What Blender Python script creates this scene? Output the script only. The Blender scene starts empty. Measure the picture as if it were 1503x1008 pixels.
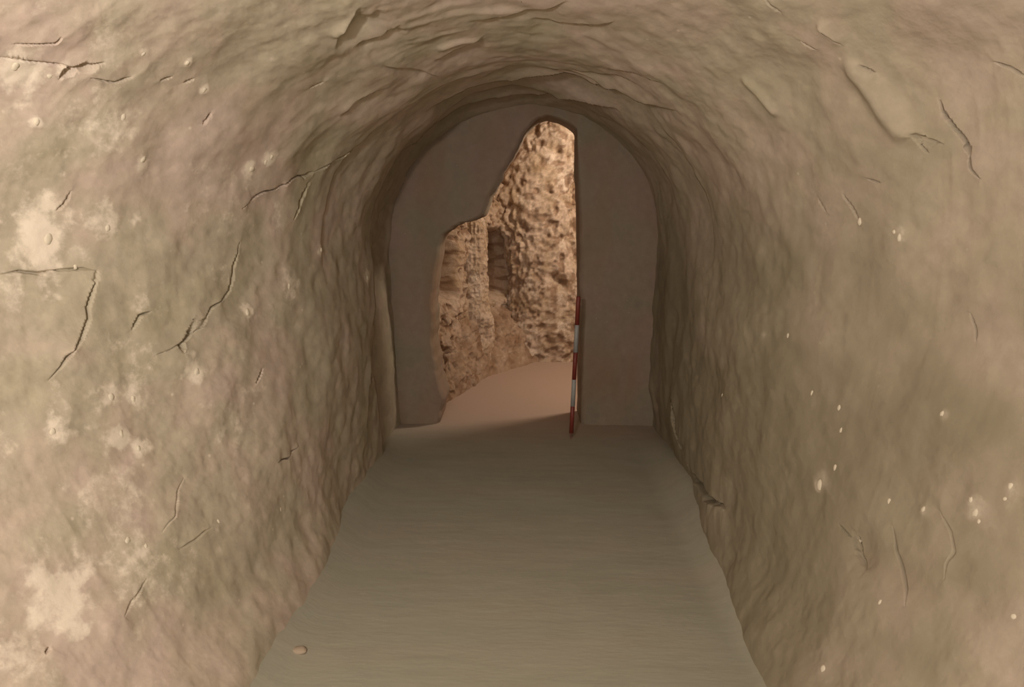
import bpy, bmesh, math, random
import numpy as np
from mathutils import Vector, Matrix

random.seed(7)
S = bpy.context.scene
COL = S.collection

# ------------------------------------------------------------------ camera
EYE = 1.64
F = 1000.0
PITCH = math.atan(204 / F)
YAW = math.atan(18.5 / F)
cd = bpy.data.cameras.new('camera')
cd.sensor_width = 36
cd.lens = 36 * F / 1503
cd.clip_start = 0.02
cam = bpy.data.objects.new('camera', cd)
COL.objects.link(cam)
cam.location = (0, 0, EYE)
cam.rotation_euler = (math.pi / 2 - PITCH, 0, YAW)
S.camera = cam

# ------------------------------------------------------------------ world, lamps, exposure
w = bpy.data.worlds.new('world')
S.world = w
w.use_nodes = True
w.node_tree.nodes['Background'].inputs[0].default_value = (1.0, 0.90, 0.76, 1)
w.node_tree.nodes['Background'].inputs[1].default_value = 0.35
S.view_settings.view_transform = 'Standard'
S.view_settings.look = 'None'
S.view_settings.gamma = 1
S.view_settings.use_curve_mapping = False
S.view_settings.exposure = 0.0


def area(name, loc, rot, sx, sy, power, col):
    d = bpy.data.lights.new(name, 'AREA')
    d.shape = 'RECTANGLE'
    d.size = sx
    d.size_y = sy
    d.energy = power
    d.color = col
    o = bpy.data.objects.new(name, d)
    COL.objects.link(o)
    o.location = loc
    o.rotation_euler = rot
    return o


def lamp(name, loc, power, col, rad):
    d = bpy.data.lights.new(name, 'POINT')
    d.energy = power
    d.color = col
    d.shadow_soft_size = rad
    o = bpy.data.objects.new(name, d)
    COL.objects.link(o)
    o.location = loc
    return o


area('entrance_light', (-0.2, -1.7, 1.80), (math.radians(86), 0, 0), 1.9, 1.0, 40, (1.0, 0.935, 0.85))
lamp('hand_lamp', (-0.62, 0.22, 1.95), 92, (1.0, 0.925, 0.86), 0.06)
lamp('chamber_lamp', (1.40, 5.80, 2.52), 122, (1.0, 0.84, 0.68), 0.22)

# ------------------------------------------------------------------ maths helpers
rng = np.random.RandomState(11)
TAB = rng.rand(64, 64, 64).astype(np.float32)


def vnoise(p):
    i = np.floor(p).astype(np.int64)
    f = (p - i).astype(np.float32)
    f = f * f * f * (f * (f * 6 - 15) + 10)
    i &= 63
    j = (i + 1) & 63
    x0, y0, z0 = i.T
    x1, y1, z1 = j.T
    fx, fy, fz = f.T
    a = TAB[x0, y0, z0] * (1 - fx) + TAB[x1, y0, z0] * fx
    b = TAB[x0, y1, z0] * (1 - fx) + TAB[x1, y1, z0] * fx
    c = TAB[x0, y0, z1] * (1 - fx) + TAB[x1, y0, z1] * fx
    d = TAB[x0, y1, z1] * (1 - fx) + TAB[x1, y1, z1] * fx
    a = a * (1 - fy) + b * fy
    c = c * (1 - fy) + d * fy
    return (a * (1 - fz) + c * fz) * 2 - 1


def fbm(p, freq, octs, off=0.0, gain=0.5):
    out = np.zeros(len(p), np.float32)
    amp = 1.0
    tot = 0
    for k in range(octs):
        out += amp * vnoise(p * freq + 17.3 * (k + 1) + off)
        tot += amp
        amp *= gain
        freq *= 2.03
    return out / tot


def ridged(p, freq, octs, off=0.0):
    out = np.zeros(len(p), np.float32)
    amp = 1.0
    tot = 0
    for k in range(octs):
        out += amp * (1 - np.abs(vnoise(p * freq + 9.1 * (k + 1) + off)) * 2.2)
        tot += amp
        amp *= 0.5
        freq *= 2.1
    return out / tot


def sstep(a, b, x):
    t = np.clip((x - a) / (b - a), 0, 1)
    return t * t * (3 - 2 * t)


RC = np.array(Matrix.Rotation(YAW, 3, 'Z') @ Matrix.Rotation(math.pi / 2 - PITCH, 3, 'X'))
EY = np.array([0, 0, EYE])


def ray(px, py):
    return RC @ np.array([(px - 751.5) / F, -(py - 504) / F, -1.0])


def on_y(px, py, Y):
    d = ray(px, py)
    return EY + d * (Y / d[1])


def on_floor(px, py, z=0.0):
    d = ray(px, py)
    return EY + d * ((z - EYE) / d[2])


def proj(P):
    q = (P - EY) @ RC
    dep = np.maximum(-q[:, 2], 1e-3)
    return 751.5 + F * q[:, 0] / dep, 504 - F * q[:, 1] / dep, -q[:, 2]


# ------------------------------------------------------------------ materials
def nt(m):
    m.use_nodes = True
    n = m.node_tree.nodes
    l = m.node_tree.links
    for x in list(n):
        n.remove(x)
    return n, l


def earth(name, ramp, white=(0.78, 0.68, 0.55), scale=1.0, bump=0.25, stretch=(1, 1, 1), speck=0.6, rough=0.95, fine=1.0, tint=(0.27, 0.165, 0.10)):
    m = bpy.data.materials.new(name)
    n, l = nt(m)
    out = n.new('ShaderNodeOutputMaterial')
    bs = n.new('ShaderNodeBsdfPrincipled')
    bs.inputs['Roughness'].default_value = rough
    bs.inputs['Specular IOR Level'].default_value = 0.15
    l.new(bs.outputs[0], out.inputs[0])
    tc = n.new('ShaderNodeTexCoord')
    mp = n.new('ShaderNodeMapping')
    mp.inputs['Scale'].default_value = stretch
    l.new(tc.outputs['Object'], mp.inputs[0])

    def noise(sc, det, rgh=0.55, dist=0.0):
        t = n.new('ShaderNodeTexNoise')
        t.inputs['Scale'].default_value = sc * scale
        t.inputs['Detail'].default_value = det
        t.inputs['Roughness'].default_value = rgh
        t.inputs['Distortion'].default_value = dist
        l.new(mp.outputs[0], t.inputs['Vector'])
        return t
    big = noise(2.6, 5, 0.55, 0.4)
    cr = n.new('ShaderNodeValToRGB')
    cr.color_ramp.elements[0].position = ramp[0][0]
    cr.color_ramp.elements[0].color = (*ramp[0][1], 1)
    cr.color_ramp.elements[1].position = ramp[-1][0]
    cr.color_ramp.elements[1].color = (*ramp[-1][1], 1)
    for p, c in ramp[1:-1]:
        e = cr.color_ramp.elements.new(p)
        e.color = (*c, 1)
    l.new(big.outputs[0], cr.inputs[0])
    # finer tone variation
    med = noise(17, 6, 0.62)
    mr = n.new('ShaderNodeMapRange')
    mr.inputs[1].default_value = 0.25
    mr.inputs[2].default_value = 0.75
    mr.inputs[3].default_value = 1 - 0.16 * fine
    mr.inputs[4].default_value = 1 + 0.14 * fine
    l.new(med.outputs[0], mr.inputs[0])
    mul = n.new('ShaderNodeVectorMath')
    mul.operation = 'SCALE'
    l.new(cr.outputs[0], mul.inputs[0])
    l.new(mr.outputs[0], mul.inputs['Scale'])
    # lime deposits and painted rock-top light, mask on the surface, broken up by noise
    at = n.new('ShaderNodeAttribute')
    at.attribute_name = 'lime'
    br = noise(24, 6, 0.65)
    ad = n.new('ShaderNodeMath')
    ad.operation = 'MULTIPLY_ADD'
    l.new(br.outputs[0], ad.inputs[0])
    ad.inputs[1].default_value = 2.4
    ad.inputs[2].default_value = -1.2
    ad2 = n.new('ShaderNodeMath')
    ad2.operation = 'MULTIPLY_ADD'
    l.new(ad.outputs[0], ad2.inputs[0])
    ad2.inputs[1].default_value = 0.55
    l.new(at.outputs['Fac'], ad2.inputs[2])
    th = n.new('ShaderNodeMapRange')
    th.interpolation_type = 'SMOOTHSTEP'
    th.inputs[1].default_value = 0.42
    th.inputs[2].default_value = 0.95
    l.new(ad2.outputs[0], th.inputs[0])
    # small pale specks
    vo = n.new('ShaderNodeTexVoronoi')
    vo.inputs['Scale'].default_value = 13 * scale
    l.new(mp.outputs[0], vo.inputs['Vector'])
    sp = n.new('ShaderNodeMapRange')
    sp.inputs[1].default_value = 0.10
    sp.inputs[2].default_value = 0.04
    l.new(vo.outputs['Distance'], sp.inputs[0])
    vc = n.new('ShaderNodeSeparateColor')
    l.new(vo.outputs['Color'], vc.inputs[0])
    gt = n.new('ShaderNodeMath')
    gt.operation = 'GREATER_THAN'
    gt.inputs[1].default_value = 0.72
    l.new(vc.outputs[0], gt.inputs[0])
    spm = n.new('ShaderNodeMath')
    spm.operation = 'MULTIPLY'
    l.new(sp.outputs[0], spm.inputs[0])
    l.new(gt.outputs[0], spm.inputs[1])
    spm2 = n.new('ShaderNodeMath')
    spm2.operation = 'MULTIPLY'
    l.new(spm.outputs[0], spm2.inputs[0])
    spm2.inputs[1].default_value = speck
    mxm = n.new('ShaderNodeMath')
    mxm.operation = 'MAXIMUM'
    l.new(spm2.outputs[0], mxm.inputs[0])
    l.new(th.outputs[0], mxm.inputs[1])
    mix = n.new('ShaderNodeMix')
    mix.data_type = 'RGBA'
    l.new(mxm.outputs[0], mix.inputs[0])
    l.new(mul.outputs[0], mix.inputs[6])
    mix.inputs[7].default_value = (*white, 1)
    # tint attribute, colour set per material
    at2 = n.new('ShaderNodeAttribute')
    at2.attribute_name = 'tint'
    mix2 = n.new('ShaderNodeMix')
    mix2.data_type = 'RGBA'
    l.new(at2.outputs['Fac'], mix2.inputs[0])
    l.new(mix.outputs[2], mix2.inputs[6])
    mix2.inputs[7].default_value = (*tint, 1)
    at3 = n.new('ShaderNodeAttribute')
    at3.attribute_name = 'ochre_shade'  # yellow-brown earth tone that also carries painted shade
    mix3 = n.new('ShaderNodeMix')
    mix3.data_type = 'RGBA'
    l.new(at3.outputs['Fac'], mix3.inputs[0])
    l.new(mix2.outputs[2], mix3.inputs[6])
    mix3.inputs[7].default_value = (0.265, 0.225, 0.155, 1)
    l.new(mix3.outputs[2], bs.inputs['Base Color'])
    # bump
    fb = noise(55, 8, 0.62)
    b1 = n.new('ShaderNodeBump')
    b1.inputs['Strength'].default_value = bump
    b1.inputs['Distance'].default_value = 0.02
    l.new(fb.outputs[0], b1.inputs['Height'])
    l.new(b1.outputs[0], bs.inputs['Normal'])
    return m


def plain(name, col, rough=0.5, vary=0.12):
    m = bpy.data.materials.new(name)
    n, l = nt(m)
    out = n.new('ShaderNodeOutputMaterial')
    bs = n.new('ShaderNodeBsdfPrincipled')
    bs.inputs['Roughness'].default_value = rough
    l.new(bs.outputs[0], out.inputs[0])
    tc = n.new('ShaderNodeTexCoord')
    t = n.new('ShaderNodeTexNoise')
    t.inputs['Scale'].default_value = 60
    t.inputs['Detail'].default_value = 4
    l.new(tc.outputs['Object'], t.inputs['Vector'])
    mr = n.new('ShaderNodeMapRange')
    mr.inputs[3].default_value = 1 - vary
    mr.inputs[4].default_value = 1 + vary
    l.new(t.outputs[0], mr.inputs[0])
    v = n.new('ShaderNodeVectorMath')
    v.operation = 'SCALE'
    v.inputs[0].default_value = col
    l.new(mr.outputs[0], v.inputs['Scale'])
    l.new(v.outputs[0], bs.inputs['Base Color'])
    return m


M_WALL = earth('earth_wall', [(0.30, (0.43, 0.375, 0.265)), (0.44, (0.475, 0.41, 0.31)), (0.52, (0.51, 0.42, 0.325)),
                              (0.62, (0.545, 0.435, 0.36)), (0.75, (0.52, 0.435, 0.34))], bump=0.12)
M_FLOOR = earth('earth_floor', [(0.30, (0.335, 0.325, 0.255)), (0.5, (0.355, 0.335, 0.265)), (0.72, (0.37, 0.33, 0.265))],
                stretch=(0.35, 1.6, 1), bump=0.09, speck=0.15, fine=0.35, tint=(0.42, 0.305, 0.24))
M_END = earth('brown_plaster', [(0.30, (0.25, 0.215, 0.155)), (0.5, (0.275, 0.215, 0.16)), (0.70, (0.295, 0.21, 0.165))],
              bump=0.12, speck=0.12, fine=0.6)
M_ROCK = earth('pitted_rock', [(0.30, (0.40, 0.28, 0.17)), (0.45, (0.55, 0.42, 0.30)), (0.62, (0.62, 0.48, 0.37)),
                               (0.75, (0.56, 0.45, 0.30))], white=(0.72, 0.60, 0.48), bump=0.6, scale=2.2, speck=0.5, fine=1.6)
M_PEB = plain('pale_stone', (0.66, 0.58, 0.45), 0.85, 0.2)
M_CLOD = plain('earth_clod', (0.42, 0.33, 0.24), 0.95, 0.25)
M_RED = plain('red_paint', (0.20, 0.035, 0.022), 0.5)
M_WHITE = plain('white_paint', (0.36, 0.355, 0.34), 0.5)
M_STEEL = plain('dull_steel', (0.22, 0.12, 0.09), 0.6)


# ------------------------------------------------------------------ mesh helper
def grid_faces(nr, nc):
    r = np.arange(nr - 1)[:, None]
    c = np.arange(nc - 1)[None, :]
    a = r * nc + c
    return np.stack([a, a + 1, a + nc + 1, a + nc], -1).reshape(-1, 4)


def mk(name, V, Fq, mat, attrs=None, normals=None, parent=None, smooth=True):
    me = bpy.data.meshes.new(name)
    Fq = np.asarray(Fq)
    nf, k = Fq.shape
    me.vertices.add(len(V))
    me.vertices.foreach_set('co', np.asarray(V, np.float32).ravel())
    me.loops.add(nf * k)
    me.loops.foreach_set('vertex_index', Fq.ravel().astype(np.int32))
    me.polygons.add(nf)
    me.polygons.foreach_set('loop_start', (np.arange(nf) * k).astype(np.int32))
    me.update(calc_edges=True)
    me.polygons.foreach_set('use_smooth', np.full(nf, smooth))
    for nm, arr in (attrs or {}).items():
        a = me.attributes.new(nm, 'FLOAT', 'POINT')
        a.data.foreach_set('value', np.asarray(arr, np.float32))
    me.materials.append(mat)
    if normals is not None:
        me.normals_split_custom_set_from_vertices(normals.tolist())
    o = bpy.data.objects.new(name, me)
    COL.objects.link(o)
    if parent:
        o.parent = parent
    return o


def grid_normals(P, nr, nc):
    G = P.reshape(nr, nc, 3)
    n = np.cross(np.gradient(G, axis=1), np.gradient(G, axis=0))
    n /= np.linalg.norm(n, axis=2, keepdims=True) + 1e-12
    return n.reshape(-1, 3)


def structure(o):
    o['kind'] = 'structure'
    return o


# ------------------------------------------------------------------ tunnel shell
NC = 1400
y_vis = 1.0 / np.linspace(1 / 0.95, 1 / 5.35, 690)
y_back = np.linspace(-2.2, 0.93, 70)
YS = np.concatenate([y_back, y_vis])
NR = len(YS)
T = np.linspace(0, 1, NC)


def flare(y):
    return np.clip((3.15 - y) / 2.25, 0, 1.15) ** 1.6


def section(y):
    """half width, spring height, crown height, centre of the tunnel at depth y"""
    fl = flare(y)
    hw = 0.95 + 0.95 * fl
    zs = 1.36 + 0.15 * fl
    zt = 2.28 + 0.45 * fl
    cx = 0.0 - 0.02 * fl
    return hw, zs, zt, cx


P = np.zeros((NR, NC, 3), np.float64)
for r, y in enumerate(YS):
    hw, zs, zt, cx = section(y)
    fl = flare(y)
    z0 = -0.06
    La = zs - z0
    Lb = math.pi / 2 * (hw + (zt - zs)) / 2
    L = 2 * La + 2 * Lb
    s = T * L
    x = np.empty(NC)
    z = np.empty(NC)
    A = s < La
    x[A] = -hw
    z[A] = z0 + s[A]
    B = s > L - La
    x[B] = hw
    z[B] = z0 + (L - s[B])
    Mi = ~(A | B)
    th = (s[Mi] - La) / (2 * Lb) * math.pi
    x[Mi] = -hw * np.cos(th)
    z[Mi] = zs + (zt - zs) * np.sin(th)
    # walls lean: slightly narrower near the floor
    lean = np.where(z < zs, (zs - z) / zs, 0)
    x = x * (1 - 0.035 * lean ** 1.5)
    side = np.where(x < 0, 1.08, 0.86)
    flL = np.clip((3.9 - y) / 3.0, 0, 1.15) ** 1.9
    x = np.sign(x) * (np.abs(x) + (side - 1) * 0.95 * fl) + np.where(x < -0.3, -(flL - fl) * 0.9, 0) * sstep(0.3, 0.9, -x)
    # the flare closes towards the foot of the walls
    x = x - np.sign(x) * np.where(z < 1.3, 1, 0) * np.where(x < 0, 0.82 * fl + 0.85 * (flL - fl) + 0.08 * fl, 0.80 * fl) * ((1.3 - np.minimum(z, 1.3)) / 1.3) ** 1.3
    P[r, :, 0] = x + cx
    P[r, :, 1] = y
    P[r, :, 2] = z
P = P.reshape(-1, 3)
N = grid_normals(P, NR, NC)
# make normals point into the tunnel
ctr = np.stack([np.zeros(len(P)), P[:, 1], np.full(len(P), 1.2)], 1)
SG = float(np.sign(np.median(np.einsum('ij,ij->i', N, ctr - P))))
N *= SG
PX, PY, PD = proj(P)
TT = np.tile(T, NR)
low = sstep(1.7, 0.6, P[:, 2])                # lower wall
vault = sstep(1.35, 1.9, P[:, 2])
leftw = P[:, 0] < 0
rearfade = sstep(0.2, 0.6, P[:, 1])


def pick(px, py):
    m = (np.abs(PX - px) < 14) & (np.abs(PY - py) < 14) & (PD > 0.3)
    idx = np.nonzero(m)[0]
    if len(idx) == 0:
        m = (np.abs(PX - px) < 60) & (np.abs(PY - py) < 60) & (PD > 0.3)
        idx = np.nonzero(m)[0]
    d = (PX[idx] - px) ** 2 + (PY[idx] - py) ** 2
    return idx[np.argmin(d)]


D = np.zeros(len(P), np.float32)               # displacement into the tunnel
D += 0.030 * fbm(P, 1.7, 3, 3.0)
D += 0.014 * fbm(P, 6.0, 3, 8.0)
D += 0.0030 * fbm(P, 20.0, 4, 1.0) * (0.4 + 1.2 * np.clip(fbm(P, 3.0, 2, 50.0) + 0.5, 0, 1))
# sheared tool marks: long across the vault, short along the tunnel
arc = TT * 5.2
Q = np.stack([arc * 1.15 + P[:, 1] * 0.5, P[:, 1] * 5.5 - arc * 1.2, arc * 0 + 3.0], 1)
rg = ridged(Q, 1.0, 4, 2.0)
D += vault * sstep(-0.5, 0.6, fbm(P, 1.9, 2, 55.0)) * sstep(4.4, 2.4, P[:, 1]) * (0.011 * rg + 0.004 * ridged(Q, 2.3, 2, 5.0))
Q2 = np.stack([P[:, 1] * 8.5, P[:, 2] * 1.5, P[:, 0]], 1)
D += (1 - vault) * 0.0018 * ridged(Q2, 1.6, 3, 4.0)
# stepped rings where the digging changed section
jit = 0.06 * fbm(P, 2.2, 3, 12.0)
yy = P[:, 1] + jit
asym = 0.10 * P[:, 0]
for y0, dep, back in ((3.42, 0.020, 0.55), (4.18, 0.035, 0.60)):
    t = yy - asym * (1 if y0 < 4 else 0) - y0
    rec = np.where(t > 0, np.minimum(t / 0.012, 1) * (np.clip(1 - t / back, 0, 1) if y0 < 4 else 1.0), 0)
    wgt = sstep(1.15, 1.75, P[:, 2]) if y0 < 4 else np.where(leftw, 1.0, sstep(1.5, 1.95, P[:, 2]))
    D -= dep * rec * wgt
# undercut at the foot of the right wall deep inside, and foot of the left wall
D -= 0.05 * sstep(0.35, 0.05, P[:, 2]) * sstep(3.0, 3.8, P[:, 1]) * (~leftw)
D += 0.05 * sstep(0.30, 0.0, P[:, 2]) * sstep(3.6, 2.6, P[:, 1])


def wander(pts, step=0.035, amp=0.010):
    out = [pts[0]]
    for a, b in zip(pts[:-1], pts[1:]):
        L = np.linalg.norm(b - a)
        k = max(1, int(L / step))
        for i in range(1, k + 1):
            q = a + (b - a) * i / k
            if i < k:
                q = q + np.array([random.gauss(0, 1) for _ in range(3)]) * amp * 0.6
            out.append(q)
    return out


def segdist(pts, reach):
    """shell vertices near a polyline: indices, offset vectors from it, position along it 0..1"""
    A = np.array(pts)
    lo = A.min(0) - reach
    hi = A.max(0) + reach
    idx = np.nonzero(np.all((P > lo) & (P < hi), axis=1))[0]
    Pi = P[idx]
    bb = np.full(len(idx), 9.0)
    al = np.zeros(len(idx))
    off = np.zeros((len(idx), 3))
    n = len(pts) - 1
    for k in range(n):
        a = A[k]
        d = A[k + 1] - a
        L2 = max(d @ d, 1e-9)
        t = np.clip(((Pi - a) @ d) / L2, 0, 1)
        o = Pi - a - t[:, None] * d
        dist = np.linalg.norm(o, axis=1)
        m = dist < bb
        bb[m] = dist[m]
        off[m] = o[m]
        al[m] = (k + t[m]) / n
    return idx, bb, off, al


SHIFT = np.zeros_like(P)
# cracks, each laid on the wall where it runs; (points, width m, depth m, lip m)
CR = [
    ([(85, 115), (110, 97), (150, 88)], .007, .030, .006),
    ([(0, 82), (40, 88), (75, 92), (110, 97)], .006, .010, .006),
    ([(353, 305), (380, 287), (405, 278), (430, 262), (465, 255)], .008, .035, .010),
    ([(430, 322), (440, 297), (456, 270)], .006, .018, .006),
    ([(465, 255), (505, 232), (540, 205)], .006, .012, .004),
    ([(143, 397), (132, 434), (130, 468), (121, 498), (98, 525), (75, 556)], .007, .022, .007),
    ([(196, 483), (204, 462), (219, 457)], .006, .022, .005),
    ([(270, 519), (277, 491), (283, 472)], .007, .034, .005),
    ([(290, 478), (302, 461), (336, 427), (341, 389), (350, 355)], .006, .024, .007),
    ([(377, 562), (385, 540)], .006, .024, .004),
    ([(403, 679), (420, 672), (434, 657)], .007, .024, .005),
    ([(0, 405), (30, 398), (60, 402), (100, 396), (140, 396)], .008, .014, .008),
    ([(20, 62), (50, 60), (78, 60), (86, 48)], .005, .012, .006),
    ([(130, 112), (165, 118), (190, 112)], .006, .012, .006),
    ([(235, 118), (252, 112)], .005, .016, .003),
    ([(270, 122), (285, 116)], .005, .012, .003),
    ([(295, 180), (310, 165)], .006, .014, .003),
    ([(455, 130), (475, 122)], .006, .014, .004),
    ([(85, 310), (95, 300), (105, 280)], .006, .010, .005),
    ([(232, 520), (262, 505), (300, 480)], .005, .008, .004),
    ([(985, 545), (987, 590), (993, 640), (1012, 690), (1040, 730), (1062, 745)], .030, .05, .010),
    ([(1368, 158), (1377, 176), (1395, 195), (1412, 212), (1422, 230)], .007, .036, .007),
    ([(1420, 230), (1424, 246), (1437, 262)], .006, .020, .004),
    ([(1450, 99), (1475, 106), (1500, 118)], .006, .016, .006),
    ([(1330, 197), (1350, 207), (1378, 215)], .006, .018, .005),
    ([(1335, 203), (1350, 218), (1358, 226)], .005, .012, .004),
    ([(1255, 100), (1278, 112)], .006, .016, .004),
    ([(1172, 64), (1195, 78)], .006, .012, .005),
    ([(1198, 42), (1215, 55), (1232, 70)], .008, .010, .010),
    ([(1235, 285), (1248, 305), (1258, 325)], .006, .012, .004),
    ([(1200, 290), (1212, 312)], .006, .010, .004),
    ([(1270, 262), (1290, 270)], .006, .012, .004),
    ([(1120, 0), (1145, 22)], .006, .012, .006),
    ([(1250, 780), (1250, 810), (1264, 835)], .016, .018, .004),
    ([(1305, 770), (1312, 810), (1320, 850), (1325, 890)], .010, .012, .005),
    ([(1378, 750), (1395, 780), (1400, 810), (1385, 850)], .008, .008, .004),
    ([(1230, 770), (1245, 790)], .006, .012, .004),
    ([(1422, 460), (1428, 500)], .005, .008, .004),
    ([(240, 780), (260, 740), (275, 700)], .006, .007, .007),
    ([(265, 805), (290, 790), (310, 775)], .007, .008, .007),
    ([(180, 905), (200, 875), (215, 850)], .007, .008, .007),
    ([(68, 958), (74, 950)], .007, .02, .003),
]
cr_dist = []
wob = 0.007 * fbm(P, 18, 3, 40.0)
for pts, wd, dp, lip in CR:
    q = wander([P[pick(*p)] for p in pts])
    idx, dist, off, al = segdist(q, 0.16)
    taper = np.clip(np.minimum(al, 1 - al) * 4 + 0.15, 0, 1)
    # draw the vertices in towards the crack so that its sides come out steep
    yc = float(np.mean(np.array(q)[:, 1]))
    if yc > 2.9:
        wd = wd * 1.7
        dp = dp * 1.6
    RR = 0.028 + wd + 0.03 * max(0, yc - 2.2)
    u = np.clip(dist / RR, 1e-4, 1)
    nd = RR * u ** 1.9
    near = dist < RR
    SHIFT[idx[near]] = off[near] * (nd / np.maximum(dist, 1e-6) - 1)[near, None]
    dn = np.where(near, nd, dist)
    ww = np.maximum(wd * 0.52 * taper * (1 + 12 * wob[idx]), 0.0016)
    D[idx] -= dp * 0.85 * taper * (1 - sstep(0.55, 1.15, dn / ww))
    D[idx] += 0.45 * lip * taper * np.exp(-(dist / (wd * 6)) ** 2)

# ledges where a slab has dropped away beyond the line: the surface sets back there and returns slowly
STEPS = [
    ([(554, 344), (549, 378), (549, 434), (543, 476)], 0.08, 0.6),
    ([(541, 500), (541, 581), (539, 620)], 0.035, 0.4),
    ([(575, 300), (560, 325), (551, 350)], 0.03, 0.3),
    ([(632, 160), (660, 143), (700, 126), (750, 118), (790, 110), (830, 109), (870, 122), (905, 128), (940, 145), (990, 162)], 0.10, 0.6),
    ([(588, 238), (615, 215), (640, 188), (665, 172), (700, 157), (740, 150), (790, 147), (830, 141), (860, 145), (905, 160)], 0.10, 0.5),
    ([(722, 172), (760, 171), (800, 170)], 0.06, 0.4),
    ([(800, 96), (850, 105), (900, 112), (940, 128)], 0.022, 0.25),
    ([(895, 98), (940, 108), (968, 122)], 0.022, 0.25),
    ([(498, 168), (525, 145), (560, 128)], 0.022, 0.25),
    ([(487, 60), (500, 30), (525, 0)], 0.022, 0.25),
    ([(500, 45), (530, 20), (555, 8)], 0.022, 0.25),
    ([(640, 90), (680, 70), (710, 55)], 0.022, 0.25),
    ([(520, 65), (560, 50), (585, 32)], 0.022, 0.25),
    ([(560, 95), (600, 100), (640, 108)], 0.022, 0.25),
    ([(780, 30), (820, 36), (870, 40), (900, 34)], 0.022, 0.25),
    ([(690, 30), (740, 22), (800, 10), (830, 0)], 0.022, 0.25),
]
for pts, dp, back in STEPS:
    ids = sorted((pick(*p) for p in pts), key=lambda i: TT[i])
    tx = TT[ids]
    ty = P[ids, 1]
    yl = np.interp(TT, tx, ty) + 0.02 * fbm(P * np.array([1, 0.2, 1]), 9, 3, 123)
    w_ = tx[-1] - tx[0]
    f_ = max(0.16 * w_, 0.004)
    wg = sstep(tx[0] - 0.3 * f_, tx[0] + f_, TT) * (1 - sstep(tx[-1] - f_, tx[-1] + 0.3 * f_, TT))
    t = P[:, 1] - yl
    D -= dp * wg * np.where(t > 0, np.minimum(t / 0.010, 1) * np.clip(1 - t / back, 0, 1) ** 1.3, 0)
    D += 0.22 * dp * wg * np.where(t <= 0, np.exp(-(t / 0.10) ** 2), np.exp(-(t / 0.008) ** 2))

# rounded ridge on the upper right
for pts, wd, hgt in (([(1252, 108), (1278, 140), (1305, 178), (1318, 196)], .030, .026),
                     ([(1090, 125), (1115, 150), (1130, 168)], .018, .012),
                     ([(1205, 40), (1222, 58)], .018, .012),
                     ([(490, 40), (520, 12)], .018, .012),
                     ([(650, 72), (680, 62), (705, 60)], .02, .010)):
    q = [P[pick(*p)] for p in pts]
    idx, dist, off, al = segdist(q, 0.2)
    D[idx] += hgt * np.exp(-(dist / wd) ** 2)

# shallow hollows
for px, py, rad, dp in ((1400, 130, .20, .035), (1160, 130, .14, .03), (1262, 805, .06, .022), (1330, 850, .07, .015),
                        (470, 230, .12, .02), (60, 420, .10, .015), (1120, 210, .15, .02), (1060, 250, .2, .02),
                        (230, 640, .2, .02), (350, 100, .2, .02)):
    c = P[pick(px, py)]
    D -= dp * np.exp(-(np.linalg.norm(P - c, axis=1) / rad) ** 2)

# lime deposits
LIME = [(60, 345, 45, 1.0), (75, 300, 26, .8), (45, 350, 30, .8), (165, 190, 42, .62), (205, 235, 20, .8), (155, 325, 38, .75), (120, 370, 24, .6),
        (20, 105, 34, .95), (60, 108, 26, .6), (368, 245, 16, 1.0), (395, 232, 16, 1.0), (95, 100, 20, .7),
        (170, 580, 20, .8), (205, 582, 16, .8), (85, 630, 28, .8), (185, 640, 22, .95), (210, 655, 16, .9), (75, 600, 20, .6),
        (290, 545, 18, .85), (362, 458, 12, .95), (420, 420, 20, .7), (410, 310, 20, .6), (535, 410, 14, .7), (470, 365, 12, .8),
        (80, 870, 46, .85), (100, 905, 28, .8), (30, 960, 50, .65), (60, 985, 30, .55), (320, 400, 34, .45), (330, 320, 36, .5),
        (205, 455, 22, .6), (20, 425, 30, .6), (70, 410, 26, .6), (200, 790, 22, .55), (195, 880, 18, .55), (250, 800, 18, .5), (340, 690, 18, .4),
        (1322, 345, 22, .75), (1262, 325, 8, 1.0), (1205, 700, 22, .85), (1198, 715, 10, 1.0), (1226, 610, 18, .55), (1120, 492, 10, .7),
        (1353, 748, 14, .9), (1437, 748, 24, .9), (1492, 722, 26, .8), (1485, 740, 20, .6), (1388, 608, 12, .8), (1250, 790, 10, .8), (1485, 905, 30, .4),
        (1215, 985, 18, .6), (1490, 600, 30, .35), (1470, 350, 50, .35), (1315, 360, 30, .4), (1060, 580, 14, .4),
        (680, 60, 16, .35), (410, 85, 30, .4), (210, 75, 10, .6), (272, 90, 7, 1.0), (300, 132, 7, .9), (52, 178, 7, .9), (230, 50, 26, .25),
        (20, 200, 50, .2), (20, 520, 60, .22), (250, 360, 60, .25)]
lime = np.zeros(len(P), np.float32)
blot = fbm(P, 16, 4, 140)
for px, py, rp, st in LIME:
    i = pick(px, py)
    c = P[i]
    rad = rp / F * PD[i] * (1.0 if px < 800 else 0.75)
    d = np.linalg.norm((P - c) * np.array([0.9, 0.9, 0.75]), axis=1) / rad * (1 + 0.9 * blot)
    lime = np.maximum(lime, min(1.1, st * (1.12 if px < 800 else 0.88)) * np.exp(-(d / 1.05) ** 2))
D += 0.004 * lime
TINT_SPOTS = [(385, 160, 60, .30), (440, 260, 40, .25), (1265, 805, 26, .45), (1330, 840, 30, .35), (1010, 690, 40, .4), (1150, 265, 30, .25), (20, 30, 60, .15),
         (1040, 250, 60, .3), (1330, 220, 60, .12), (1300, 600, 90, .10), (330, 840, 70, .12), (640, 240, 60, .4), (720, 200, 60, .3), (950, 200, 60, .25)]
tint = np.zeros(len(P), np.float32)  # brown patches, several set in the hollows and at the wall foot
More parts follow.
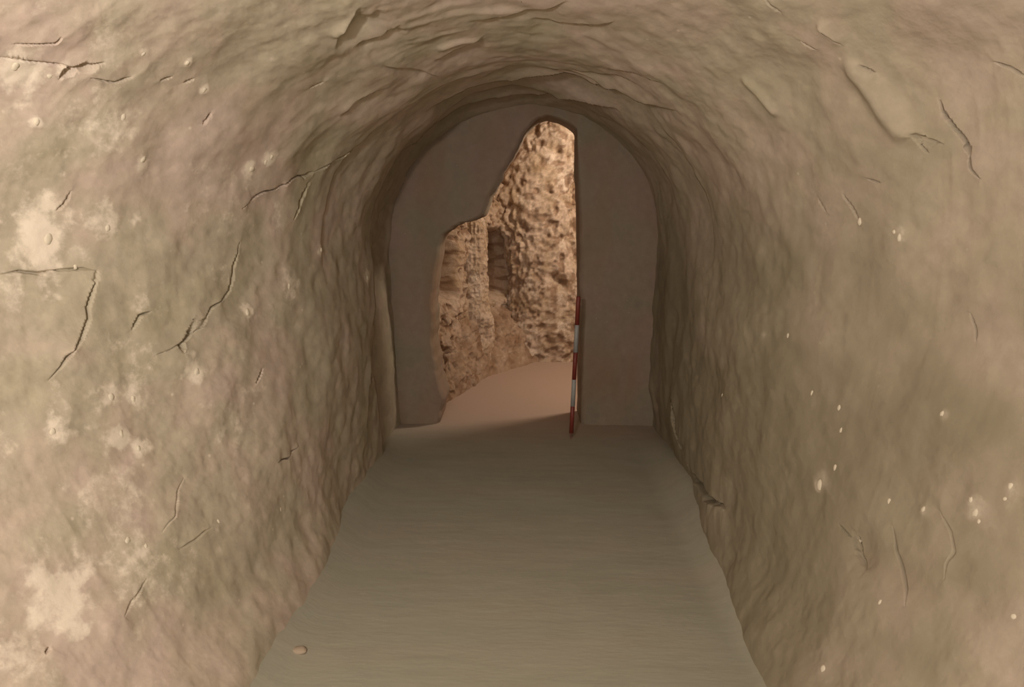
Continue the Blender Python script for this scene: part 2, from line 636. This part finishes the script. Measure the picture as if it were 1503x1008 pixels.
for px, py, rp, st in TINT_SPOTS:
    i = pick(px, py)
    d = np.linalg.norm(P - P[i], axis=1) / (rp / F * PD[i])
    tint = np.maximum(tint, st * np.exp(-d ** 2))
tint *= 0.7 + 0.6 * fbm(P, 9, 3, 60)
tint = np.clip(tint, 0, 1)
ochre_shade = np.clip(0.75 * sstep(0.15, 0.95, P[:, 0]) * (0.85 + 0.45 * low - 0.45 * vault) * (1.0 + 0.9 * fbm(P, 2.5, 3, 65)), 0, 1)  # yellow-brown earth on the right, with shade painted in towards the foot
ochre_shade = np.maximum(ochre_shade, 0.35 * sstep(3.9, 4.35, P[:, 1]))  # deep end darkened in the colour, standing in for shade
lime = np.maximum(lime, 0.42 * sstep(-0.85, -1.15, P[:, 0]) * (0.7 + 1.5 * fbm(P, 3.5, 3, 66)))
lime = np.maximum(lime, 0.10 * sstep(0.9, 1.1, P[:, 0]))
ochre_shade = ochre_shade * (1 - 0.4 * sstep(0.3, 0.8, lime))

SH = P + SHIFT + N * D[:, None]
VN = grid_normals(SH, NR, NC)
VN *= SG


def shell_part(name, c0, c1):
    cols = np.arange(c0, c1 + 1)
    sel = (np.arange(NR)[:, None] * NC + cols[None, :]).ravel()
    fq = grid_faces(NR, len(cols))[:, ::-1]
    return structure(mk(name, SH[sel], fq, M_WALL, {'lime': lime[sel], 'tint': tint[sel], 'ochre_shade': ochre_shade[sel]}, VN[sel]))


cL = int(NC * 0.315)
cR = NC - cL
wall_left = shell_part('wall_left', 0, cL)
ceiling = shell_part('ceiling', cL, cR)
wall_right = shell_part('wall_right', cR, NC - 1)

# ------------------------------------------------------------------ floors
def floor_height(p):
    fz = 0.010 * fbm(p, 1.6, 3, 70) + 0.0012 * fbm(p * np.array([0.4, 2.4, 1]), 9, 4, 71)
    hwf = 0.925 + 0.20 * flare(p[:, 1])
    edge = hwf - np.abs(p[:, 0])
    lh = p[:, 0] < 0
    return fz + np.where(lh, 0.12, 0.12) * sstep(np.where(lh, 0.22, 0.20), -0.06, edge) ** 1.6 * sstep(np.where(lh, 4.9, 5.0), np.where(lh, 3.7, 3.6), p[:, 1])


def floor_mesh(name, fx, fy):
    g = np.stack(np.meshgrid(fx, fy), -1).reshape(-1, 2)
    p = np.column_stack([g, np.zeros(len(g))])
    p[:, 2] = floor_height(p)
    pink = np.clip(sstep(4.3, 5.3, p[:, 1] + 0.25 * fbm(p, 2.5, 3, 76)) + 0.12 * fbm(p, 1.5, 3, 77), 0, 1)
    structure(mk(name, p, grid_faces(len(fy), len(fx)), M_FLOOR, {'lime': np.zeros(len(p)), 'tint': pink}))
    return p


fp = floor_mesh('floor', np.linspace(-2.0, 2.0, 460), np.concatenate([np.linspace(-2.2, 1.6, 60), 1.0 / np.linspace(1 / 1.62, 1 / 5.6, 420)]))
floor_mesh('floor_chamber', np.linspace(-2.0, 3.5, 220), np.linspace(5.6, 9.0, 160))


def floor_z(x, y):
    i = np.argmin((fp[:, 0] - x) ** 2 + (fp[:, 1] - y) ** 2)
    return fp[i, 2]


# ------------------------------------------------------------------ end wall with the broken opening
YE = 4.95
open_px = [(853, 700), (853, 655), (852, 560), (853, 470), (851, 380), (850, 300), (849, 230), (848, 190), (838, 181), (822, 172), (803, 168),
           (788, 174), (774, 192), (764, 210), (752, 228), (742, 246), (728, 268), (718, 296), (708, 318), (690, 328), (668, 332), (650, 344),
           (640, 380), (638, 440), (636, 500), (644, 550), (652, 590), (640, 640), (632, 700)]
op = np.array([on_y(a, b, YE)[[0, 2]] for a, b in open_px])
seg = np.linalg.norm(np.diff(op, axis=0), axis=1)
cum = np.concatenate([[0], np.cumsum(seg)])
NS = 420
ss = np.linspace(0, cum[-1], NS)
ring = np.column_stack([np.interp(ss, cum, op[:, 0]), np.interp(ss, cum, op[:, 1])])
for _ in range(3):
    ring[1:-1] = 0.25 * ring[:-2] + 0.5 * ring[1:-1] + 0.25 * ring[2:]
rr = np.column_stack([ring, np.zeros(NS)])
lw = sstep(cum[7], cum[11], ss)
ring[:, 0] += lw * (0.035 * fbm(rr, 6, 4, 500))
ring[:, 1] += lw * (0.03 * fbm(rr, 7, 4, 510))
# outer ring: same number of points going right-bottom, over the vault, to left-bottom
outer = []
for k in range(NS):
    a = -0.18 + (math.pi + 0.36) * (k / (NS - 1))
    x = 1.25 * math.cos(a)
    z = 1.30 + 1.25 * math.sin(a) if math.sin(a) > 0 else None
    outer.append((x, z))
m = NS
pathL = []
total = [(1.25, -0.2), (1.25, 1.3)] + [(1.25 * math.cos(t), 1.3 + 1.25 * math.sin(t)) for t in np.linspace(0.03, math.pi - 0.03, 60)] + [(-1.25, 1.3), (-1.25, -0.2)]
total = np.array(total)
cu = np.concatenate([[0], np.cumsum(np.linalg.norm(np.diff(total, axis=0), axis=1))])
# match by relative arc so that lines do not cross: anchors
anch_i = np.interp([0, .40, .50, .60, 1.0], [0, 1], [0, 1])
fr = np.linspace(0, 1, NS)
kz = np.interp(fr, [0, cum[7] / cum[-1], cum[10] / cum[-1], cum[17] / cum[-1], cum[21] / cum[-1], 1],
               [0, 0.46, 0.54, 0.68, 0.76, 1])
outr = np.column_stack([np.interp(kz * cu[-1], cu, total[:, 0]), np.interp(kz * cu[-1], cu, total[:, 1])])
rows = []
for t in np.linspace(1, 0, 130) ** 1.15:
    xy = ring * (1 - t) + outr * t
    rnd = 0.035 * max(0, 1 - (np.float64(t) / 0.05)) ** 2
    rows.append(np.column_stack([xy[:, 0], np.full(NS, YE + rnd), xy[:, 1]]))
for t in np.linspace(0.06, 1, 26):
    rows.append(np.column_stack([ring[:, 0], np.full(NS, YE + 0.035 + 0.30 * t), ring[:, 1]]))
for t in np.linspace(0.05, 1, 20):
    xy = ring * (1 - t) + (ring * 0 + outr * 1.0) * t
    xy = xy + (outr - np.array([0, 1.2])) * (0.9 * t)
    rows.append(np.column_stack([xy[:, 0], np.full(NS, YE + 0.34), np.maximum(xy[:, 1], -0.25)]))
E = np.array(rows)
nE = E.shape[0]
E = E.reshape(-1, 3)
EN = grid_normals(E, nE, NS)
EN *= -1 if EN[NS * 20 + 50, 1] > 0 else 1
dE = 0.018 * fbm(E, 2.5, 4, 90) + 0.005 * fbm(E, 14, 3, 91)
E = E + EN * dE[:, None]
zE = np.zeros(len(E), np.float32)
endw = structure(mk('wall_end', E, grid_faces(nE, NS), M_END, {'lime': zE, 'tint': np.clip(0.9 * fbm(E * np.array([1.6, 1, 0.6]), 3.1, 4, 95), 0, 0.6)}))

# ------------------------------------------------------------------ chamber beyond
fa = on_floor(618, 610)
fb_ = on_floor(840, 517)
path = [(-1.5, 4.8), (fa[0] - 0.05, fa[1] - 0.2), tuple(on_floor(660, 590)[:2]), tuple(on_floor(700, 557)[:2]), tuple(on_floor(760, 537)[:2]),
        (fb_[0], fb_[1]), (fb_[0] + 0.7, fb_[1] + 0.25), (2.6, fb_[1] + 0.1), (3.3, fb_[1] - 1.0), (3.3, 4.9)]
path = np.array(path)
path[1:8, 1] += 0.55
cu = np.concatenate([[0], np.cumsum(np.linalg.norm(np.diff(path, axis=0), axis=1))])
# dense where seen
k_dense = np.concatenate([np.linspace(0, cu[1], 20)[:-1], np.linspace(cu[1], cu[6], 520)[:-1], np.linspace(cu[6], cu[-1], 60)])
bx = np.interp(k_dense, cu, path[:, 0])
by = np.interp(k_dense, cu, path[:, 1])
for _ in range(30):
    bx[1:-1] = .25 * bx[:-2] + .5 * bx[1:-1] + .25 * bx[2:]
    by[1:-1] = .25 * by[:-2] + .5 * by[1:-1] + .25 * by[2:]
bz = np.linspace(-0.1, 2.95, 420)
B = np.zeros((len(bz), len(bx), 3))
B[:, :, 0] = bx[None]
B[:, :, 1] = by[None]
B[:, :, 2] = bz[:, None]
B = B.reshape(-1, 3)
BN = grid_normals(B, len(bz), len(bx))
s_ = np.sign(np.einsum('ij,ij->i', BN, np.array([1.2, 5.5, 1.2]) - B))
BN *= s_[:, None]
bpx, bpy_, bpd = proj(B)


def gauss(cx, cy, rx, ry, p=2):
    return np.exp(-(np.abs((bpx - cx) / rx) ** p + np.abs((bpy_ - cy) / ry) ** p))


warp = fbm(B, 3.0, 3, 30)
dB = 0.06 * warp + 0.05 * fbm(B, 6.5, 4, 31) + 0.022 * ridged(B, 14, 3, 33)
pits = fbm(B, 17, 3, 34)
dB -= 0.035 * sstep(0.0, 0.7, pits)
pit2 = fbm(B, 34, 2, 39)
dB -= 0.005 * sstep(0.0, 0.9, pit2)
# bank of rubble and sloping foot at the bottom
dB += 0.22 * sstep(0.55, 0.0, B[:, 2]) * (1 + 0.6 * fbm(B, 5, 3, 35)) * 0.6
# tall recesses beside the pillar
dB -= 0.55 * gauss(730, 385, 14, 42, 6)
dB -= 0.45 * gauss(656, 385, 14, 50, 6)
stB = np.clip(0.7 * sstep(0.04, 0.3, pits) + 0.3 + 0.4 * sstep(0.65, 0.25, B[:, 2]) * (0.7 + 0.5 * fbm(B, 12, 3, 36)), 0, 0.9)
limB = np.clip(0.35 * fbm(B, 4, 3, 37) + 0.1, 0, 1)
Bd = B + BN * dB[:, None]
wall_back = structure(mk('wall_back', Bd, grid_faces(len(bz), len(bx))[:, ::-1], M_ROCK, {'lime': limB, 'tint': stB}))


def outcrop(name, label, cx_px, cy0, cy1, edges, depth_y, thick, seed, mat=M_ROCK, tint_k=0.7, pitk=1.0, hollows=()):
    """free standing rock mass: rows of rounded sections; edges = [(py, left px, right px)] at distance depth_y(row)"""
    nz, na = 260, 260
    e = np.array(edges, float)
    rows = []
    for py in np.linspace(e[0, 0], e[-1, 0], nz):
        l = np.interp(py, e[:, 0], e[:, 1])
        r = np.interp(py, e[:, 0], e[:, 2])
        Y = depth_y(py)
        a = on_y(l, py, Y)
        b = on_y(r, py, Y)
        c = (a + b) / 2
        rx = max((b[0] - a[0]) / 2, 0.004)
        th = np.linspace(0, 2 * math.pi, na)
        ct, st = np.cos(th), np.sin(th)
        x = c[0] + rx * np.sign(ct) * np.abs(ct) ** 0.8
        y = Y + min(thick, rx * 1.6) * np.sign(st) * np.abs(st) ** 0.8
        rows.append(np.column_stack([x, y, np.full(na, c[2])]))
    V = np.array(rows).reshape(-1, 3)
    VN_ = grid_normals(V, nz, na)
    cc = np.repeat(np.array([r_.mean(0) for r_ in rows]), na, axis=0)
    VN_ *= np.sign(np.einsum('ij,ij->i', VN_, V - cc))[:, None]
    # wrap duplicates get the same normal (seam at th = 0)
    g = VN_.reshape(nz, na, 3)
    g[:, -1] = g[:, 0]
    d = 0.035 * fbm(V, 5, 4, seed) + 0.014 * ridged(V, 13, 3, seed + 1)
    pt = fbm(V, 15, 3, seed + 2)
    d -= pitk * 0.035 * sstep(0.0, 0.6, pt) * sstep(-0.3, 0.3, fbm(V, 4, 2, seed + 9))
    d += pitk * 0.016 * fbm(V, 26, 3, seed + 7)
    vx, vy, _ = proj(V)
    for hx, hy, hrx, hry, hd in hollows:
        d -= hd * np.exp(-(((vx + 5 * fbm(V, 9, 2, 77) * 3 - hx) / hrx) ** 2 + ((vy - hy) / hry) ** 2))
    p2 = fbm(V, 36, 2, seed)
    d -= pitk * 0.006 * sstep(0.0, 0.9, p2)
    V2 = V + g.reshape(-1, 3) * d[:, None]
    st_ = np.clip(tint_k * (sstep(0.02, 0.22, pt) + 0.5 * sstep(0.1, 0.4, p2)), 0, 0.85)
    lime_toplight = np.clip(0.9 * fbm(V, 7, 3, seed + 4) + 0.25 + 0.45 * sstep(1.6, 2.5, V[:, 2]), 0, 1)  # random lime; the last term paints light onto the top
    base = V2[-na:].mean(0)
    o = mk(name, V2 - base, grid_faces(nz, na)[:, ::-1], mat, {'lime': lime_toplight, 'tint': st_})
    o.location = base
    o['label'] = label
    o['category'] = 'rock'
    return o


outcrop('rock_outcrop', 'tall pale pitted rock face, brightly lit, seen through the opening left of the striped rod',
        0, 0, 0, [(150, 790, 822), (168, 778, 846), (200, 764, 870), (240, 742, 872), (290, 722, 866), (330, 722, 862), (350, 738, 862), (420, 746, 872),
                  (470, 738, 880), (520, 730, 890), (545, 725, 895)],
        lambda py: np.interp(py, [150, 300, 545], [7.45, 7.35, 7.35]), 0.30, 201,
        hollows=((850, 275, 16, 40, .16), (818, 222, 9, 12, .07), (836, 228, 5, 8, .06), (748, 318, 10, 26, .10), (765, 350, 6, 18, .06), (815, 413, 9, 12, .10),
                 (785, 195, 5, 10, .05), (795, 212, 7, 6, .05), (830, 445, 7, 9, .06), (775, 215, 5, 8, .04), (845, 340, 10, 60, .07), (760, 400, 8, 30, .05)))
outcrop('rock_spur', 'narrow greyish rock column between two dark slots, left of the bright rock face',
        0, 0, 0, [(318, 690, 708), (335, 680, 714), (380, 674, 714), (430, 668, 716), (470, 664, 722), (520, 660, 724), (550, 658, 726)],
        lambda py: np.interp(py, [318, 572], [6.62, 6.62]), 0.14, 301, tint_k=0.35, pitk=0.5)

# rubble bank at the foot of the rock
nx, ny = 300, 110
G = []
for j in range(ny):
    v = j / (ny - 1)
    for i in range(nx):
        u = i / (nx - 1)
        # foot line on the floor, running obliquely back to the right
        foot = on_floor(np.interp(u, [0, .15, .38, .7, 1], [636, 664, 716, 790, 862]), np.interp(u, [0, .15, .38, .7, 1], [604, 588, 553, 531, 512]))
        hgt = np.interp(u, [0, .12, .3, .6, 1], [.16, .42, .66, .58, .40])
        G.append((foot[0] - 0.10 * v, foot[1] - 0.02 + 0.62 * v, -0.05 + (hgt + 0.05) * math.sin(v * math.pi / 2) ** 0.9))
G = np.array(G)
GN = grid_normals(G, ny, nx)
GN *= np.where(GN[:, 2] < 0, -1, 1)[:, None]
dG = 0.045 * fbm(G, 6, 4, 400) + 0.02 * ridged(G, 16, 3, 401) - 0.03 * sstep(0.1, 0.5, fbm(G, 19, 2, 402))
dG *= np.clip(np.repeat(np.linspace(0, 1, ny), nx) * 6, 0.15, 1)
G2 = G + GN * dG[:, None]
rb = mk('rubble_bank', G2, grid_faces(ny, nx), M_ROCK,
        {'lime': np.clip(0.5 * fbm(G, 7, 3, 404) - .1, 0, 1), 'tint': np.clip(0.7 + 0.6 * fbm(G, 10, 3, 403), 0, 0.95)})
rb.parent = wall_back

# chamber roof
gy = np.linspace(5.1, 9.0, 60)
gx = np.linspace(-2.2, 3.6, 90)
C = np.stack(np.meshgrid(gx, gy), -1).reshape(-1, 2)
C = np.column_stack([C, np.full(len(C), 2.8)])
C[:, 2] += 0.06 * fbm(C, 1.6, 4, 85)
zc = np.zeros(len(C), np.float32)
structure(mk('ceiling_chamber', C, grid_faces(60, 90)[:, ::-1], M_END, {'lime': zc, 'tint': zc}))

# ------------------------------------------------------------------ ranging rod
bot = on_floor(838, 645)
bot[2] = floor_z(bot[0], bot[1])
top_dir = on_y(849, 436, bot[1] + 0.05)
rod = bpy.data.objects.new('ranging_rod', None)
COL.objects.link(rod)
rod.location = bot
vec = Vector(top_dir - bot)
RLEN = vec.length
rod.rotation_euler = vec.to_track_quat('Z', 'Y').to_euler()
rod['label'] = 'thin survey rod with alternating red and white bands, standing at the tunnel end'
rod['category'] = 'measuring rod'


def lathe(prof, seg=20):
    V = []
    Fc = []
    for r, z in prof:
        for k in range(seg):
            a = 2 * math.pi * k / seg
            V.append((r * math.cos(a), r * math.sin(a), z))
    for i in range(len(prof) - 1):
        for k in range(seg):
            k2 = (k + 1) % seg
            Fc.append((i * seg + k, i * seg + k2, (i + 1) * seg + k2, (i + 1) * seg + k))
    return V, Fc


def lathe_obj(name, prof, mat, parent, seg=20):
    V, Fc = lathe(prof, seg)
    me = bpy.data.meshes.new(name)
    me.from_pydata(V, [], Fc)
    me.polygons.foreach_set('use_smooth', [True] * len(me.polygons))
    me.materials.append(mat)
    o = bpy.data.objects.new(name, me)
    COL.objects.link(o)
    o.parent = parent
    return o


R0 = 0.0155
tip = 0.05
bl = (RLEN - tip) / 5
lathe_obj('metal_tip', [(0.0005, 0), (0.006, 0.015), (0.011, tip - 0.004), (R0 * 1.05, tip - 0.004), (R0 * 1.05, tip)], M_STEEL, rod)
for k in range(5):
    z0 = tip + bl * k
    prof = [(0.0005, z0 + .0005), (R0, z0 + .0005), (R0, z0 + bl - .0005), (R0 * .96, z0 + bl), (0.0005, z0 + bl)]
    if k == 4:
        prof = prof[:3] + [(R0 * .8, z0 + bl + .005), (0.0005, z0 + bl + .007)]
    b = lathe_obj('band', prof, M_RED if k % 2 == 0 else M_WHITE, rod)
    b['label'] = 'red painted band' if k % 2 == 0 else 'white painted band'


# ------------------------------------------------------------------ stones
def stone_mesh(seed, mat, sub=2):
    bm = bmesh.new()
    bmesh.ops.create_icosphere(bm, subdivisions=sub, radius=1)
    co = np.array([v.co[:] for v in bm.verts])
    d = 1 + 0.32 * fbm(co + seed * 3.7, 1.1, 2, seed) + 0.12 * fbm(co + seed, 3.1, 2, seed)
    for v, k in zip(bm.verts, d):
        v.co *= float(k)
    for f in bm.faces:
        f.smooth = True
    me = bpy.data.meshes.new('stone')
    bm.to_mesh(me)
    bm.free()
    me.materials.append(mat)
    return me


PEBM = [stone_mesh(k, M_PEB) for k in range(5)]
PEBBLES = [(272, 90, 5), (300, 132, 4), (52, 178, 5), (208, 76, 4), (368, 247, 6), (396, 229, 5), (388, 237, 4), (362, 458, 6), (290, 545, 6),
           (170, 582, 7), (205, 583, 5), (186, 636, 6), (212, 656, 5), (80, 632, 6), (420, 420, 5), (470, 366, 4), (535, 408, 5), (75, 352, 9),
           (205, 232, 6), (180, 170, 5), (22, 100, 7), (70, 110, 5), (195, 880, 6), (190, 792, 6), (215, 800, 4), (320, 765, 4), (410, 748, 4),
           (1262, 326, 5), (1322, 348, 6), (1314, 340, 4), (1200, 711, 7), (1222, 686, 5), (1353, 746, 5), (1435, 752, 6), (1429, 734, 5), (1441, 765, 4),
           (1488, 715, 6), (1480, 732, 4), (1385, 608, 5), (1251, 793, 4), (1155, 493, 4), (1188, 577, 4), (1228, 598, 4), (1060, 580, 4), (1290, 883, 4),
           (1215, 983, 7), (1298, 735, 4), (1485, 905, 5), (1230, 630, 4), (155, 335, 5), (110, 388, 5)]
CTR = np.array([0, 0, 1.2])
for k, (px, py, rp) in enumerate(PEBBLES):
    i = pick(px, py)
    c = SH[i]
    r = rp * 0.9 / F * PD[i]
    par = wall_left if c[0] < 0 and TT[i] < cL / NC else (wall_right if TT[i] > cR / NC else ceiling)
    o = bpy.data.objects.new('pebble', PEBM[k % 5])
    COL.objects.link(o)
    o.parent = par
    o.location = c - VN[i] * r * 0.30
    q = Vector(VN[i]).to_track_quat('Z', 'Y').to_euler()
    o.rotation_euler = (q.x, q.y, q.z)
    o.scale = (r * random.uniform(.7, 1.0), r * random.uniform(.9, 1.4), r * 0.6)

CL = [stone_mesh(20 + k, M_CLOD) for k in range(4)]
CLODS = [(440, 955, 9, 'greyish clod of earth on the floor at the foot of the left wall')]
for k, (px, py, rp, lb) in enumerate(CLODS):
    c = on_floor(px, py, 0.01)
    c[2] = floor_z(c[0], c[1])
    r = rp / F * c[1]
    o = bpy.data.objects.new('earth_clod', CL[k])
    COL.objects.link(o)
    o.location = (c[0], c[1], c[2] + r * 0.2)
    o.scale = (r * 1.4, r, r * 0.55)
    o.rotation_euler = (0, 0, k * 1.3)
    o['label'] = lb
    o['category'] = 'clod'
